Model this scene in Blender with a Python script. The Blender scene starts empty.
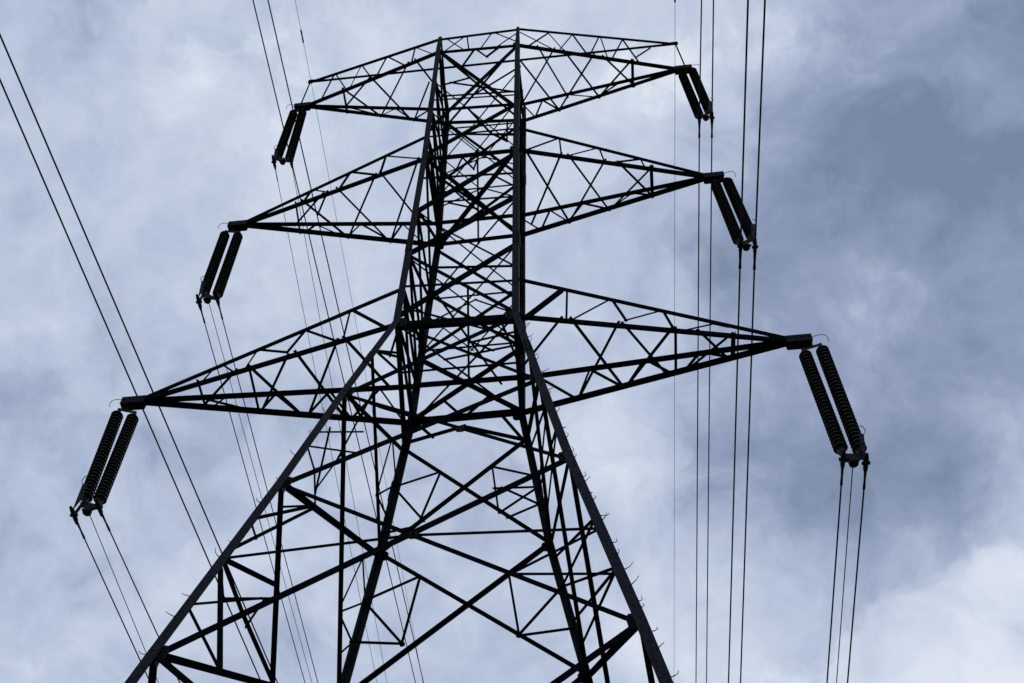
import bpy, bmesh, math, random
from mathutils import Vector, Matrix
random.seed(7)
S = bpy.context.scene
COL = S.collection

# ------------------------------------------------------------------ camera
CAM = {'loc': [2.529, -13.051, 1.6], 'r': [0.991942, 0.119101, 0.043204], 'u': [0.062741, -0.758037, 0.649187], 'f': [-0.110069, 0.641245, 0.759401], 'lens': 45.70373631523828, 'sx': 0.05280602914056007, 'sy': 0.27596149139691156}
cd = bpy.data.cameras.new('camera'); cam = bpy.data.objects.new('camera', cd); COL.objects.link(cam)
R, Up, F = Vector(CAM['r']), Vector(CAM['u']), Vector(CAM['f'])
mw = Matrix((R, Up, -F)).transposed().to_4x4(); mw.translation = Vector(CAM['loc'])
cam.matrix_world = mw
cd.sensor_fit = 'HORIZONTAL'; cd.sensor_width = 36; cd.lens = CAM['lens']
cd.shift_x = CAM['sx']; cd.shift_y = CAM['sy']; cd.clip_start = 0.1; cd.clip_end = 20000
S.camera = cam
S.view_settings.view_transform = 'Standard'; S.view_settings.look = 'None'
S.view_settings.exposure = 0; S.view_settings.gamma = 1
S.render.engine = 'CYCLES'

# ------------------------------------------------------------------ overcast sky (world)
BLOBS = [
  (-0.259, 0.2594, 0.9304, 388.9, 0.22),
  (-0.0605, 0.2883, 0.9556, 218.8, 0.1),
  (0.0921, 0.3025, 0.9487, 388.9, 0.22),
  (0.019, 0.3658, 0.9305, 260.3, 0.1),
  (0.1393, 0.2874, 0.9476, 875.0, 0.12),
  (0.0379, 0.5274, 0.8488, 388.9, 0.28),
  (-0.0175, 0.4659, 0.8846, 218.8, 0.12),
  (-0.2179, 0.394, 0.8929, 218.8, 0.12),
  (0.2692, 0.6556, 0.7055, 218.8, 0.16),
  (0.2831, 0.597, 0.7506, 875.0, 0.06),
  (0.2385, 0.5962, 0.7666, 492.2, -0.08),
  (0.26, 0.5539, 0.7909, 492.2, -0.1),
  (0.1649, 0.6746, 0.7195, 388.9, 0.12),
  (0.1189, 0.632, 0.7658, 875.0, 0.1),
  (0.1975, 0.4484, 0.8718, 642.9, 0.16),
  (0.2366, 0.4658, 0.8526, 642.9, 0.12),
  (0.1551, 0.4983, 0.853, 1260.0, 0.05),
  (0.2736, 0.5294, 0.8031, 1260.0, 0.12),
  (0.0652, 0.6613, 0.7473, 492.2, 0.2),
  (0.2663, 0.3274, 0.9066, 87.3, -0.44),
  (0.2931, 0.4333, 0.8522, 218.8, -0.14),
  (0.2927, 0.5101, 0.8088, 642.9, -0.06),
  (0.1979, 0.3261, 0.9244, 218.8, -0.12),
  (0.1782, 0.3989, 0.8995, 160.7, -0.22),
  (0.1097, 0.5542, 0.8251, 436.0, -0.25),
  (0.1941, 0.5524, 0.8107, 260.3, -0.32),
  (0.2541, 0.5427, 0.8006, 492.2, -0.12),
  (0.0852, 0.4721, 0.8774, 875.0, -0.06),
  (0.1362, 0.4418, 0.8867, 388.9, -0.12),
  (0.2489, 0.5015, 0.8286, 492.2, -0.04),
  (0.1707, 0.601, 0.7808, 642.9, -0.12),
  (0.1065, 0.6028, 0.7907, 492.2, -0.12),
  (0.079, 0.4527, 0.8881, 642.9, -0.05),
  (0.2868, 0.4989, 0.8178, 875.0, -0.12),
  (0.1091, 0.4158, 0.9029, 875.0, -0.08),
  (-0.3448, 0.2309, 0.9098, 642.9, -0.1),
  (-0.3955, 0.4616, 0.794, 260.3, -0.05),
  (-0.3594, 0.5519, 0.7525, 260.3, -0.05),
  (-0.3835, 0.3518, 0.8539, 388.9, -0.1),
  (-0.1053, 0.6033, 0.7905, 388.9, 0.06),
  (-0.1607, 0.5395, 0.8265, 492.2, 0.06),
  (-0.415, 0.5107, 0.753, 875.0, -0.05),
  (-0.1702, 0.3116, 0.9348, 492.2, -0.03),
  (0.0146, 0.637, 0.7707, 1260.0, 0.05),
]
BANK = [
  (0.2782, 0.6594, 0.6984, 349.0, 0.75),
  (0.1918, 0.6804, 0.7073, 560.0, 0.65),
  (0.1008, 0.6749, 0.731, 875.0, 0.45),
  (0.289, 0.6018, 0.7446, 1555.6, 0.3),
  (0.0383, 0.5211, 0.8527, 875.0, 0.5),
  (0.2357, 0.6356, 0.7351, 1260.0, 0.25),
  (0.0851, 0.3081, 0.9475, 642.9, 0.6),
  (0.1458, 0.2938, 0.9447, 1260.0, 0.35),
  (-0.2578, 0.2535, 0.9324, 388.9, 0.45),
  (-0.0465, 0.2899, 0.9559, 388.9, 0.3),
  (-0.2029, 0.3901, 0.8982, 492.2, 0.25),
  (0.2038, 0.4668, 0.8606, 1555.6, 0.3),
]
SUN_EL, SUN_AZ = math.radians(58), math.radians(20)     # high, beyond the pylon, behind the cloud
world = bpy.data.worlds.new('World'); S.world = world; world.use_nodes = True
nt = world.node_tree; nt.nodes.clear()
def nd(t, **k):
    n = nt.nodes.new(t)
    for a, b in k.items(): setattr(n, a, b)
    return n
def lk(a, b): nt.links.new(a, b)
def mth(op, a, b=None, c=None):
    n = nd('ShaderNodeMath', operation=op)
    for i, v in enumerate((a, b, c)):
        if v is None: continue
        if isinstance(v, (int, float)): n.inputs[i].default_value = v
        else: lk(v, n.inputs[i])
    return n.outputs[0]
def vmth(op, a, b=None):
    n = nd('ShaderNodeVectorMath', operation=op)
    for i, v in enumerate((a, b)):
        if v is None: continue
        if isinstance(v, (tuple, list)): n.inputs[i].default_value = v
        else: lk(v, n.inputs[i])
    return n
tc = nd('ShaderNodeTexCoord')
D0 = tc.outputs['Generated']
def noise(vec, scale, detail, rough, dist=0.0):
    n = nd('ShaderNodeTexNoise', noise_dimensions='3D')
    lk(vec, n.inputs['Vector']); n.inputs['Scale'].default_value = scale
    n.inputs['Detail'].default_value = detail; n.inputs['Roughness'].default_value = rough
    n.inputs['Distortion'].default_value = dist
    return n
warp = noise(D0, 9.0, 5, 0.55)
w1 = vmth('SUBTRACT', warp.outputs['Color'], (0.5, 0.5, 0.5))
w2 = vmth('SCALE', w1.outputs[0]); w2.inputs['Scale'].default_value = 0.10
DW = vmth('NORMALIZE', vmth('ADD', D0, w2.outputs[0]).outputs[0]).outputs[0]
val = mth('ADD', 0.56, 0.0)
for (x, y, z, k, amp) in BLOBS:
    d = vmth('DOT_PRODUCT', DW, (x, y, z)).outputs['Value']
    e = mth('EXPONENT', mth('MULTIPLY', mth('SUBTRACT', d, 1.0), k))
    val = mth('MULTIPLY_ADD', e, amp*0.85, val)
n1 = noise(DW, 5.0, 8, 0.6, 0.2).outputs['Fac']
n2 = noise(DW, 17.0, 9, 0.6, 0.25).outputs['Fac']
val = mth('MULTIPLY_ADD', mth('SUBTRACT', n1, 0.5), 0.75, val)
val = mth('MULTIPLY_ADD', mth('SUBTRACT', n2, 0.5), 0.78, val)
n3 = noise(vmth('ADD', D0, (3.1, 1.7, 0.4)).outputs[0], 8.0, 7, 0.55, 0.0).outputs['Fac']     # billows: folded noise gives torn bright edges
fold = mth('ABSOLUTE', mth('SUBTRACT', n3, 0.5))
val = mth('MULTIPLY_ADD', mth('SUBTRACT', 0.07, fold), 0.7, val)
# sunlit cumulus tops low on the right, with firm billowing edges
bank = mth('ADD', 0.0, 0.0)
for (x, y, z, k, amp) in BANK:
    d = vmth('DOT_PRODUCT', D0, (x, y, z)).outputs['Value']
    bank = mth('MULTIPLY_ADD', mth('EXPONENT', mth('MULTIPLY', mth('SUBTRACT', d, 1.0), k)), amp, bank)
bank = mth('MULTIPLY_ADD', mth('SUBTRACT', n1, 0.5), 1.6, bank)
bank = mth('MULTIPLY_ADD', mth('SUBTRACT', n3, 0.5), 1.5, bank)
mr = nd('ShaderNodeMapRange', interpolation_type='SMOOTHSTEP')
lk(bank, mr.inputs['Value'])
mr.inputs['From Min'].default_value = 0.45; mr.inputs['From Max'].default_value = 0.64
val = mth('MULTIPLY_ADD', mr.outputs[0], 0.22, val)
ramp = nd('ShaderNodeValToRGB'); lk(val, ramp.inputs[0])
def lin(c): return tuple((((v/255)+0.055)/1.055)**2.4 if v > 10 else v/255/12.92 for v in c)+(1,)
el = ramp.color_ramp.elements
el[0].position = 0.0; el[0].color = lin((116, 133, 160))
el[1].position = 1.0; el[1].color = lin((224, 231, 243))
for pos, c in ((0.25, (142, 157, 187)), (0.5, (177, 190, 214)), (0.72, (198, 209, 228))):
    e = el.new(pos); e.color = lin(c)
sc = vmth('SCALE', ramp.outputs[0]); sc.inputs['Scale'].default_value = 10.0
sky = nd('ShaderNodeTexSky', sky_type='NISHITA'); sky.sun_disc = False
sky.sun_elevation = SUN_EL; sky.sun_rotation = SUN_AZ
mix = nd('ShaderNodeMix', data_type='RGBA'); mix.inputs['Factor'].default_value = 0.985   # thick cloud, hardly any blue behind
lk(sky.outputs[0], mix.inputs['A']); lk(sc.outputs[0], mix.inputs['B'])
bg = nd('ShaderNodeBackground'); bg.inputs['Strength'].default_value = 0.1
lk(mix.outputs['Result'], bg.inputs['Color'])
wo = nd('ShaderNodeOutputWorld'); lk(bg.outputs[0], wo.inputs['Surface'])

sl = bpy.data.lights.new('sun', 'SUN'); sl.energy = 0.6; sl.angle = math.radians(20); sl.color = (1, 0.97, 0.93)
so = bpy.data.objects.new('sun', sl); COL.objects.link(so)
sd = Vector((math.sin(SUN_AZ)*math.cos(SUN_EL), math.cos(SUN_AZ)*math.cos(SUN_EL), math.sin(SUN_EL)))
so.rotation_euler = (-sd).to_track_quat('-Z', 'Y').to_euler()

# ------------------------------------------------------------------ materials
def mat(name, c1, c2, rough, scale, metal=0.0, bump=0.0, spec=0.3):
    m = bpy.data.materials.new(name); m.use_nodes = True
    t = m.node_tree; b = t.nodes['Principled BSDF']
    tx = t.nodes.new('ShaderNodeTexCoord'); n = t.nodes.new('ShaderNodeTexNoise')
    n.inputs['Scale'].default_value = scale; n.inputs['Detail'].default_value = 6; n.inputs['Roughness'].default_value = 0.65
    t.links.new(tx.outputs['Object'], n.inputs['Vector'])
    r = t.nodes.new('ShaderNodeValToRGB'); r.color_ramp.elements[0].position = 0.35; r.color_ramp.elements[1].position = 0.68
    r.color_ramp.elements[0].color = (*c1, 1); r.color_ramp.elements[1].color = (*c2, 1)
    t.links.new(n.outputs['Fac'], r.inputs[0]); t.links.new(r.outputs[0], b.inputs['Base Color'])
    b.inputs['Roughness'].default_value = rough; b.inputs['Metallic'].default_value = metal
    b.inputs['Specular IOR Level'].default_value = spec
    if bump:
        bp = t.nodes.new('ShaderNodeBump'); bp.inputs['Strength'].default_value = bump; bp.inputs['Distance'].default_value = 0.01
        t.links.new(n.outputs['Fac'], bp.inputs['Height']); t.links.new(bp.outputs[0], b.inputs['Normal'])
    return m
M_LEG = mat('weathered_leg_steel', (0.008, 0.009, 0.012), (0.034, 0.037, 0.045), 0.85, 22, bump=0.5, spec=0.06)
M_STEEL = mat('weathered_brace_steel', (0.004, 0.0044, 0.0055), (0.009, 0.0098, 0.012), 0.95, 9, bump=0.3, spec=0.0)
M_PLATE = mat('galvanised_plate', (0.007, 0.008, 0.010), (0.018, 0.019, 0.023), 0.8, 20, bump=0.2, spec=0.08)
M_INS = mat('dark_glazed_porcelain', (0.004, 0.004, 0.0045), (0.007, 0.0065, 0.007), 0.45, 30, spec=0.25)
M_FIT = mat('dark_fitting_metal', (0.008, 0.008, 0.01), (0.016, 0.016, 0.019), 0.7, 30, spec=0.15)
M_HORN = mat('galvanised_rod', (0.10, 0.11, 0.13), (0.16, 0.17, 0.19), 0.55, 40)
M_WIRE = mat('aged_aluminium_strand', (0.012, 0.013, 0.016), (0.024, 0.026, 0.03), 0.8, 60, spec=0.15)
M_EARTH = mat('pale_earth_wire_strand', (0.16, 0.17, 0.19), (0.22, 0.23, 0.26), 0.6, 60)
M_GRASS = mat('rough_grass', (0.035, 0.05, 0.018), (0.07, 0.085, 0.03), 0.95, 0.6, bump=0.4)
M_CONC = mat('footing_concrete', (0.25, 0.24, 0.22), (0.36, 0.35, 0.32), 0.9, 4, bump=0.3)

# ------------------------------------------------------------------ helpers
def obj(name, bm, m, parent=None, smooth=False):
    me = bpy.data.meshes.new(name); bmesh.ops.recalc_face_normals(bm, faces=bm.faces); bm.to_mesh(me); bm.free()
    if smooth:
        for p in me.polygons: p.use_smooth = True
    me.materials.append(m)
    o = bpy.data.objects.new(name, me); COL.objects.link(o)
    if parent: o.parent = parent
    return o
def top(o, label, cat, group=None, kind=None):
    o['label'] = label; o['category'] = cat
    if group: o['group'] = group
    if kind: o['kind'] = kind
    return o
def empty(name, loc=(0, 0, 0)):
    o = bpy.data.objects.new(name, None); COL.objects.link(o); o.location = loc; o.empty_display_size = 0.5
    return o
def prism(bm, a, b, prof, e1, e2):
    va = [bm.verts.new(a + e1*x + e2*y) for x, y in prof]; vb = [bm.verts.new(b + e1*x + e2*y) for x, y in prof]
    n = len(prof)
    for i in range(n): bm.faces.new((va[i], va[(i+1) % n], vb[(i+1) % n], vb[i]))
    bm.faces.new(va[::-1]); bm.faces.new(vb)
def angle_bar(bm, a, b, w, normal, inset=0.0, flip=1):
    """an L-section bar: one flange lies in the face whose outward normal is given, the other points inward"""
    a, b = Vector(a), Vector(b); d = (b-a).normalized(); n = Vector(normal)
    n = (n - d*n.dot(d))
    if n.length < 1e-3: n = Vector((0, 0, 1)) - d*d.z
    n.normalize(); s = d.cross(n)*flip
    t = max(0.006, w*0.12); ins = inset + random.uniform(0, 0.006)
    h = w/2
    prof = [(-h, 0), (h, 0), (h, -t), (-h+t, -t), (-h+t, -w*0.8), (-h, -w*0.8)]
    ex = d*(0.05 if w < 0.09 else 0.02)
    prism(bm, a - n*ins - ex, b - n*ins + ex, prof, s, n)
def box(bm, c, ax, ay, az, sx, sy, sz):
    c = Vector(c); vs = []
    for i in (-1, 1):
        for j in (-1, 1):
            for k in (-1, 1): vs.append(bm.verts.new(c + ax*(i*sx/2) + ay*(j*sy/2) + az*(k*sz/2)))
    for f in ((0, 1, 3, 2), (4, 6, 7, 5), (0, 4, 5, 1), (2, 3, 7, 6), (0, 2, 6, 4), (1, 5, 7, 3)): bm.faces.new([vs[i] for i in f])
def tube(bm, pts, r, seg=6, caps=True):
    pts = [Vector(p) for p in pts]; rings = []
    rs = r if isinstance(r, (list, tuple)) else [r]*len(pts)
    ref = None
    for i, p in enumerate(pts):
        d = (pts[min(i+1, len(pts)-1)] - pts[max(i-1, 0)]).normalized()
        if ref is None: ref = d.orthogonal().normalized()
        e1 = (ref - d*ref.dot(d)).normalized(); e2 = d.cross(e1); ref = e1
        rings.append([bm.verts.new(p + (e1*math.cos(2*math.pi*k/seg) + e2*math.sin(2*math.pi*k/seg))*rs[i]) for k in range(seg)])
    for q, w in zip(rings, rings[1:]):
        for k in range(seg): bm.faces.new((q[k], q[(k+1) % seg], w[(k+1) % seg], w[k]))
    if caps: bm.faces.new(rings[0][::-1]); bm.faces.new(rings[-1])

# ------------------------------------------------------------------ the pylon, measured in metres
MEMBERS = {
  'front': [
    (-1.29,-1.13,43.67, 1.12,-1.13,43.79, 0.07),
    (-1.27,-1.14,42.38, 1.11,-1.14,42.2, 0.085),
    (-1.22,-1.14,42.37, 1.14,-1.15,36.8, 0.11),
    (1.11,-1.14,42.12, -1.16,-1.15,35.84, 0.11),
    (1.1,-1.11,37.22, -1.14,-1.15,34.11, 0.11),
    (-1.13,-1.15,33.84, 1.15,-1.15,33.81, 0.1),
    (-1.14,-1.16,30.57, 1.15,-1.15,33.62, 0.13),
    (-1.14,-1.17,28.31, 1.17,-1.16,30.88, 0.13),
    (-1.14,-1.17,25.42, 1.2,-1.17,28.26, 0.13),
    (-1.14,-1.17,28.2, 1.22,-1.17,25.1, 0.08),
    (-1.14,-1.16,30.4, 1.21,-1.17,27.18, 0.05),
    (-1.13,-1.16,32.59, 1.16,-1.16,32.32, 0.06),
    (-1.14,-1.17,26.75, 1.22,-1.17,26.55, 0.06),
    (-1.16,-1.15,35.84, 1.14,-1.15,35.72, 0.045),
    (-1.2,-1.15,38.16, 1.13,-1.15,37.87, 0.045),
    (-1.14,-1.17,25.03, 1.22,-1.17,24.92, 0.2),
    (-1.15,-1.15,35.37, 1.14,-1.15,35.31, 0.05),
  ],
  'front_low': [
    (-1.7,-1.72,21.49, 1.22,-1.17,24.92, 0.125),
    (-2.18,-2.28,17.95, 1.71,-1.73,21.43, 0.125),
    (-2.92,-3.01,13.29, 2.19,-2.25,18.1, 0.125),
    (-1.14,-1.17,25.03, 1.71,-1.73,21.43, 0.085),
    (-1.7,-1.72,21.49, 2.19,-2.25,18.1, 0.085),
    (-2.18,-2.28,17.95, 2.97,-3,13.35, 0.085),
    (-2.56,-2.63,15.71, 0.01,-2.59,15.99, 0.06),
    (0.01,-2.59,15.99, 2.59,-2.62,15.8, 0.06),
    (1.43,-2.78,14.73, 2.79,-2.81,14.55, 0.05),
    (1.41,-2.78,14.74, 2.59,-2.62,15.8, 0.05),
    (-2.74,-2.82,14.5, -1.88,-2.81,14.54, 0.05),
    (-2.76,-2.84,14.35, -2.04,-3.07,12.91, 0.05),
    (-2.6,-2.67,15.43, -2.04,-3.07,12.91, 0.075),
    (-2.92,-3.01,13.29, 4.2,-4.29,5.19, 0.1),
    (2.97,-3,13.35, -4.15,-4.28,5.19, 0.1),
    (-4.15,-4.28,5.19, 4.99,-5.11,0, 0.1),
    (4.2,-4.29,5.19, -4.94,-5.09,0, 0.1),
    (-4.15,-4.28,5.19, 4.2,-4.29,5.19, 0.08),
  ],
  'left_low': [
    (-2.57,-2.64,15.63, -2.35,-1.11,16.93, 0.075),
    (-1.14,-1.17,25.03, -1.28,1.3,24.18, 0.11),
    (-1.7,-1.72,21.49, -2.11,2.3,17.82, 0.11),
    (-2.18,-2.28,17.95, -2.93,3.01,13.32, 0.11),
    (-1.42,-1.45,23.21, -1.61,1.75,21.29, 0.09),
    (-1.7,-1.72,21.49, -1.28,1.3,24.18, 0.08),
    (-2.18,-2.28,17.95, -1.61,1.75,21.29, 0.11),
    (-2.92,-3.01,13.29, -2.11,2.3,17.82, 0.1),
    (-2.92,-3.01,13.29, -4.15,4.28,5.19, 0.11),
    (-4.15,-4.28,5.19, -2.93,3.01,13.32, 0.11),
    (-4.15,-4.28,5.19, -4.92,5.09,0, 0.11),
    (-4.94,-5.09,0, -4.15,4.28,5.19, 0.11),
    (-2.54,-2.6,15.87, -2.02,-1.1,18.93, 0.065),
    (-2.4,-2.46,16.8, -2.03,-1.2,18.84, 0.065),
    (-2.58,-2.65,15.6, -2.57,-1.59,15.72, 0.075),
    (-2.57,-1.59,15.72, -2.51,-0.02,15.97, 0.075),
    (-1.83,-1.01,20.43, -1.46,-0.87,22.86, 0.055),
  ],
  'rear': [
    (-1.33,1.13,43.81, 1.12,1.13,43.56, 0.07),
    (-1.3,1.14,42.6, 1.11,1.14,42.11, 0.075),
    (-1.1,1.15,33.67, 1.11,1.15,33.78, 0.075),
    (-1.12,1.15,35.04, 1.12,1.15,35.04, 0.075),
    (-1.17,1.17,26.52, 1.14,1.17,26.49, 0.085),
    (-1.19,1.17,25.01, 1.15,1.17,25.05, 0.11),
    (-1.1,1.16,33.35, 1.12,1.16,30.04, 0.06),
    (-1.13,1.16,30.82, 1.13,1.17,27.82, 0.06),
    (1.12,1.16,30.77, -1.16,1.17,27.89, 0.06),
    (-1.2,1.15,38.02, 1.12,1.15,33.78, 0.06),
    (1.11,1.15,37.41, -1.1,1.15,33.78, 0.06),
    (-1.3,1.14,42.56, 1.11,1.15,37.56, 0.06),
    (1.11,1.14,41.95, -1.2,1.15,37.97, 0.06),
    (-1.16,1.17,27.67, 1.15,1.17,25.09, 0.075),
    (1.13,1.17,27.82, -1.19,1.17,25.05, 0.075),
    (-1.11,1.16,32.34, 1.12,1.16,31.97, 0.05),
    (-1.16,1.17,28.08, 1.13,1.17,28.08, 0.035),
    (-1.13,1.16,30.61, 1.12,1.16,30.61, 0.035),
  ],
  'rear_low': [
    (-1.28,1.3,24.18, 1.65,1.76,21.25, 0.075),
    (-1.61,1.75,21.29, 2.21,2.25,18.1, 0.075),
    (1.22,1.3,24.17, -1.61,1.75,21.29, 0.085),
    (1.65,1.76,21.25, -2.11,2.3,17.82, 0.1),
    (-1.27,1.27,24.36, -0.05,1.21,24.74, 0.065),
    (-0.06,1.21,24.73, 1.22,1.3,24.17, 0.065),
    (-0.8,1.86,20.61, -1.06,2.11,19.04, 0.05),
    (2.21,2.25,18.1, -2.93,3.01,13.32, 0.1),
    (-2.11,2.3,17.82, 2.93,3.01,13.32, 0.1),
    (2.93,3.01,13.32, -4.15,4.28,5.19, 0.1),
    (-2.93,3.01,13.32, 4.17,4.28,5.19, 0.1),
    (4.17,4.28,5.19, -4.92,5.09,0, 0.1),
    (-4.15,4.28,5.19, 4.97,5.09,0, 0.1),
    (-4.15,4.28,5.19, 4.17,4.28,5.19, 0.1),
  ],
  'right_low': [
    (1.71,-1.73,21.43, 2.21,2.25,18.1, 0.11),
    (2.19,-2.25,18.1, 2.93,3.01,13.32, 0.11),
    (1.71,-1.73,21.43, 1.22,1.3,24.17, 0.1),
    (1.5,-1.48,23.03, 1.65,1.76,21.25, 0.1),
    (2.19,-2.25,18.1, 1.65,1.76,21.25, 0.07),
    (2.97,-3,13.35, 2.21,2.25,18.1, 0.1),
    (2.97,-3,13.35, 4.17,4.28,5.19, 0.11),
    (4.2,-4.29,5.19, 2.93,3.01,13.32, 0.11),
    (4.2,-4.29,5.19, 4.97,5.09,0, 0.11),
    (4.99,-5.11,0, 4.17,4.28,5.19, 0.11),
    (1.22,-1.17,24.92, 1.22,1.3,24.17, 0.06),
    (2.52,-2.57,16.1, 1.83,1.92,20.21, 0.045),
    (2.75,-2.79,14.68, 2.1,2.16,18.73, 0.045),
    (1.85,-1.89,20.43, 1.43,1.53,22.71, 0.045),
    (2,-2.05,19.37, 1.56,1.67,21.83, 0.045),
  ],
  'left': [
    (-1.14,-1.17,24.99, -1.18,1.17,26.46, 0.06),
    (-1.14,-1.17,26.46, -1.19,1.17,24.99, 0.06),
    (-1.14,-1.17,24.99, -1.19,1.17,24.99, 0.06),
    (-1.14,-1.17,26.48, -1.16,1.17,28.07, 0.06),
    (-1.14,-1.17,28.07, -1.18,1.17,26.48, 0.06),
    (-1.14,-1.17,26.48, -1.18,1.17,26.48, 0.06),
    (-1.14,-1.16,30.6, -1.16,1.17,28.09, 0.06),
    (-1.14,-1.17,28.09, -1.16,1.17,28.09, 0.06),
    (-1.13,-1.15,33.83, -1.13,1.16,30.62, 0.06),
    (-1.14,-1.16,30.62, -1.13,1.16,30.62, 0.06),
    (-1.13,-1.15,33.85, -1.13,1.15,35.08, 0.06),
    (-1.15,-1.15,35.08, -1.1,1.15,33.85, 0.06),
    (-1.13,-1.15,33.85, -1.1,1.15,33.85, 0.06),
    (-1.15,-1.15,35.11, -1.18,1.15,37.15, 0.06),
    (-1.19,-1.15,37.15, -1.13,1.15,35.11, 0.06),
    (-1.15,-1.15,35.11, -1.13,1.15,35.11, 0.06),
    (-1.22,-1.14,39.57, -1.18,1.15,37.18, 0.06),
    (-1.19,-1.15,37.18, -1.18,1.15,37.18, 0.06),
    (-1.27,-1.14,42.37, -1.23,1.14,39.59, 0.06),
    (-1.22,-1.14,39.59, -1.23,1.14,39.59, 0.06),
    (-1.27,-1.14,42.39, -1.33,1.13,43.66, 0.06),
    (-1.29,-1.13,43.66, -1.3,1.14,42.39, 0.06),
    (-1.27,-1.14,42.39, -1.3,1.14,42.39, 0.06),
  ],
  'right': [
    (1.22,-1.17,24.99, 1.14,1.17,26.46, 0.06),
    (1.21,-1.17,26.46, 1.15,1.17,24.99, 0.06),
    (1.22,-1.17,24.99, 1.15,1.17,24.99, 0.06),
    (1.21,-1.17,26.48, 1.13,1.17,28.07, 0.06),
    (1.2,-1.17,28.07, 1.14,1.17,26.48, 0.06),
    (1.21,-1.17,26.48, 1.14,1.17,26.48, 0.06),
    (1.18,-1.16,30.6, 1.13,1.17,28.09, 0.06),
    (1.2,-1.17,28.09, 1.13,1.17,28.09, 0.06),
    (1.15,-1.15,33.83, 1.12,1.16,30.62, 0.06),
    (1.18,-1.16,30.62, 1.12,1.16,30.62, 0.06),
    (1.15,-1.15,33.85, 1.11,1.15,35.08, 0.06),
    (1.14,-1.15,35.08, 1.11,1.15,33.85, 0.06),
    (1.15,-1.15,33.85, 1.11,1.15,33.85, 0.06),
    (1.14,-1.15,35.11, 1.11,1.15,37.15, 0.06),
    (1.14,-1.15,37.15, 1.11,1.15,35.11, 0.06),
    (1.14,-1.15,35.11, 1.11,1.15,35.11, 0.06),
    (1.13,-1.14,39.57, 1.11,1.15,37.18, 0.06),
    (1.14,-1.15,37.18, 1.11,1.15,37.18, 0.06),
    (1.11,-1.14,42.37, 1.11,1.14,39.59, 0.06),
    (1.13,-1.14,39.59, 1.11,1.14,39.59, 0.06),
    (1.11,-1.14,42.39, 1.12,1.13,43.66, 0.06),
    (1.12,-1.13,43.66, 1.11,1.14,42.39, 0.06),
    (1.11,-1.14,42.39, 1.11,1.14,42.39, 0.06),
  ],
  'plan': [
    (-1.13,-1.15,33.84, 1.11,1.15,33.78, 0.09),
    (1.15,-1.15,33.81, -1.1,1.15,33.67, 0.09),
    (-1.14,-1.17,25.03, 1.15,1.17,25.05, 0.04),
    (1.22,-1.17,24.92, -1.19,1.17,25.01, 0.04),
    (-1.27,-1.14,42.38, 1.11,1.14,42.11, 0.06),
    (1.11,-1.14,42.2, -1.3,1.14,42.6, 0.06),
    (-1.29,0.19,42.39, 1.11,0.29,42.39, 0.05),
    (-1.12,0.02,33.85, 1.13,0.08,33.85, 0.045),
    (0.19,-1.15,33.82, -0.04,1.15,33.72, 0.045),
    (-1.14,-0.77,26.48, 1.17,0.14,26.48, 0.045),
    (0.23,-1.17,26.4, -0.02,1.17,26.5, 0.045),
    (-1.15,-0.32,26.48, 1.18,-0.21,26.48, 0.045),
    (-0.44,-1.17,26.27, 0.67,1.17,26.49, 0.045),
    (-1.16,-0.11,24.99, 1.19,-0.11,24.99, 0.045),
    (-0.27,-0.28,25.04, 1.2,-0.49,24.99, 0.045),
    (-1.14,-1.17,28.08, 1.13,1.17,28.08, 0.032),
    (1.2,-1.17,28.14, -1.16,1.17,28.14, 0.032),
    (-1.14,-1.16,30.61, 1.12,1.16,30.61, 0.032),
    (1.18,-1.16,30.67, -1.13,1.16,30.67, 0.032),
    (-1.19,-1.15,37.16, 1.11,1.15,37.16, 0.032),
    (1.14,-1.15,37.22, -1.18,1.15,37.22, 0.032),
    (-1.22,-1.14,39.58, 1.11,1.14,39.58, 0.032),
    (1.13,-1.14,39.64, -1.24,1.14,39.64, 0.032),
  ],
  'low_left_chords': [
    (-1.14,-1.17,25.03, -6.93,0,24.84, 0.115),
    (-1.19,1.17,25.01, -6.93,0,24.84, 0.092),
    (-1.16,-1.17,26.58, -6.93,0,24.84, 0.085),
    (-1.17,1.17,26.52, -6.93,0,24.84, 0.085),
  ],
  'middle_left_chords': [
    (-1.13,-1.15,33.84, -6.23,0,33.52, 0.115),
    (-1.1,1.15,33.67, -6.23,0,33.52, 0.092),
    (-1.15,-1.15,35.37, -6.23,0,33.52, 0.08),
    (-1.12,1.15,35.04, -6.23,0,33.52, 0.08),
  ],
  'top_left_chords': [
    (-1.27,-1.14,42.38, -5.72,-0,42.22, 0.115),
    (-1.3,1.14,42.6, -5.72,-0,42.22, 0.08),
    (-1.33,1.13,43.81, -5.72,-0,42.22, 0.08),
    (-1.27,-1.14,42.38, -5.72,-0,42.22, 0.05),
  ],
  'peak_left': [
    (-1.29,-1.13,43.67, -5.69,0,44.63, 0.07),
  ],
  'low_right_chords': [
    (1.22,-1.17,24.92, 6.82,0,25.04, 0.115),
    (1.15,1.17,25.05, 6.82,0,25.04, 0.092),
    (1.22,-1.17,26.55, 6.82,0,25.04, 0.085),
    (1.14,1.17,26.49, 6.82,0,25.04, 0.085),
  ],
  'middle_right_chords': [
    (1.15,-1.15,33.81, 6.05,0,33.6, 0.115),
    (1.11,1.15,33.78, 6.05,0,33.6, 0.092),
    (1.14,-1.15,35.31, 6.05,0,33.6, 0.08),
    (1.12,1.15,35.04, 6.05,0,33.6, 0.08),
  ],
  'top_right_chords': [
    (1.11,-1.14,42.2, 6.03,-0,41.86, 0.115),
    (1.11,1.14,42.11, 6.03,-0,41.86, 0.08),
    (1.12,1.13,43.56, 6.03,-0,41.86, 0.08),
    (1.11,-1.14,42.2, 6.03,-0,41.86, 0.05),
  ],
  'peak_right': [
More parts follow.
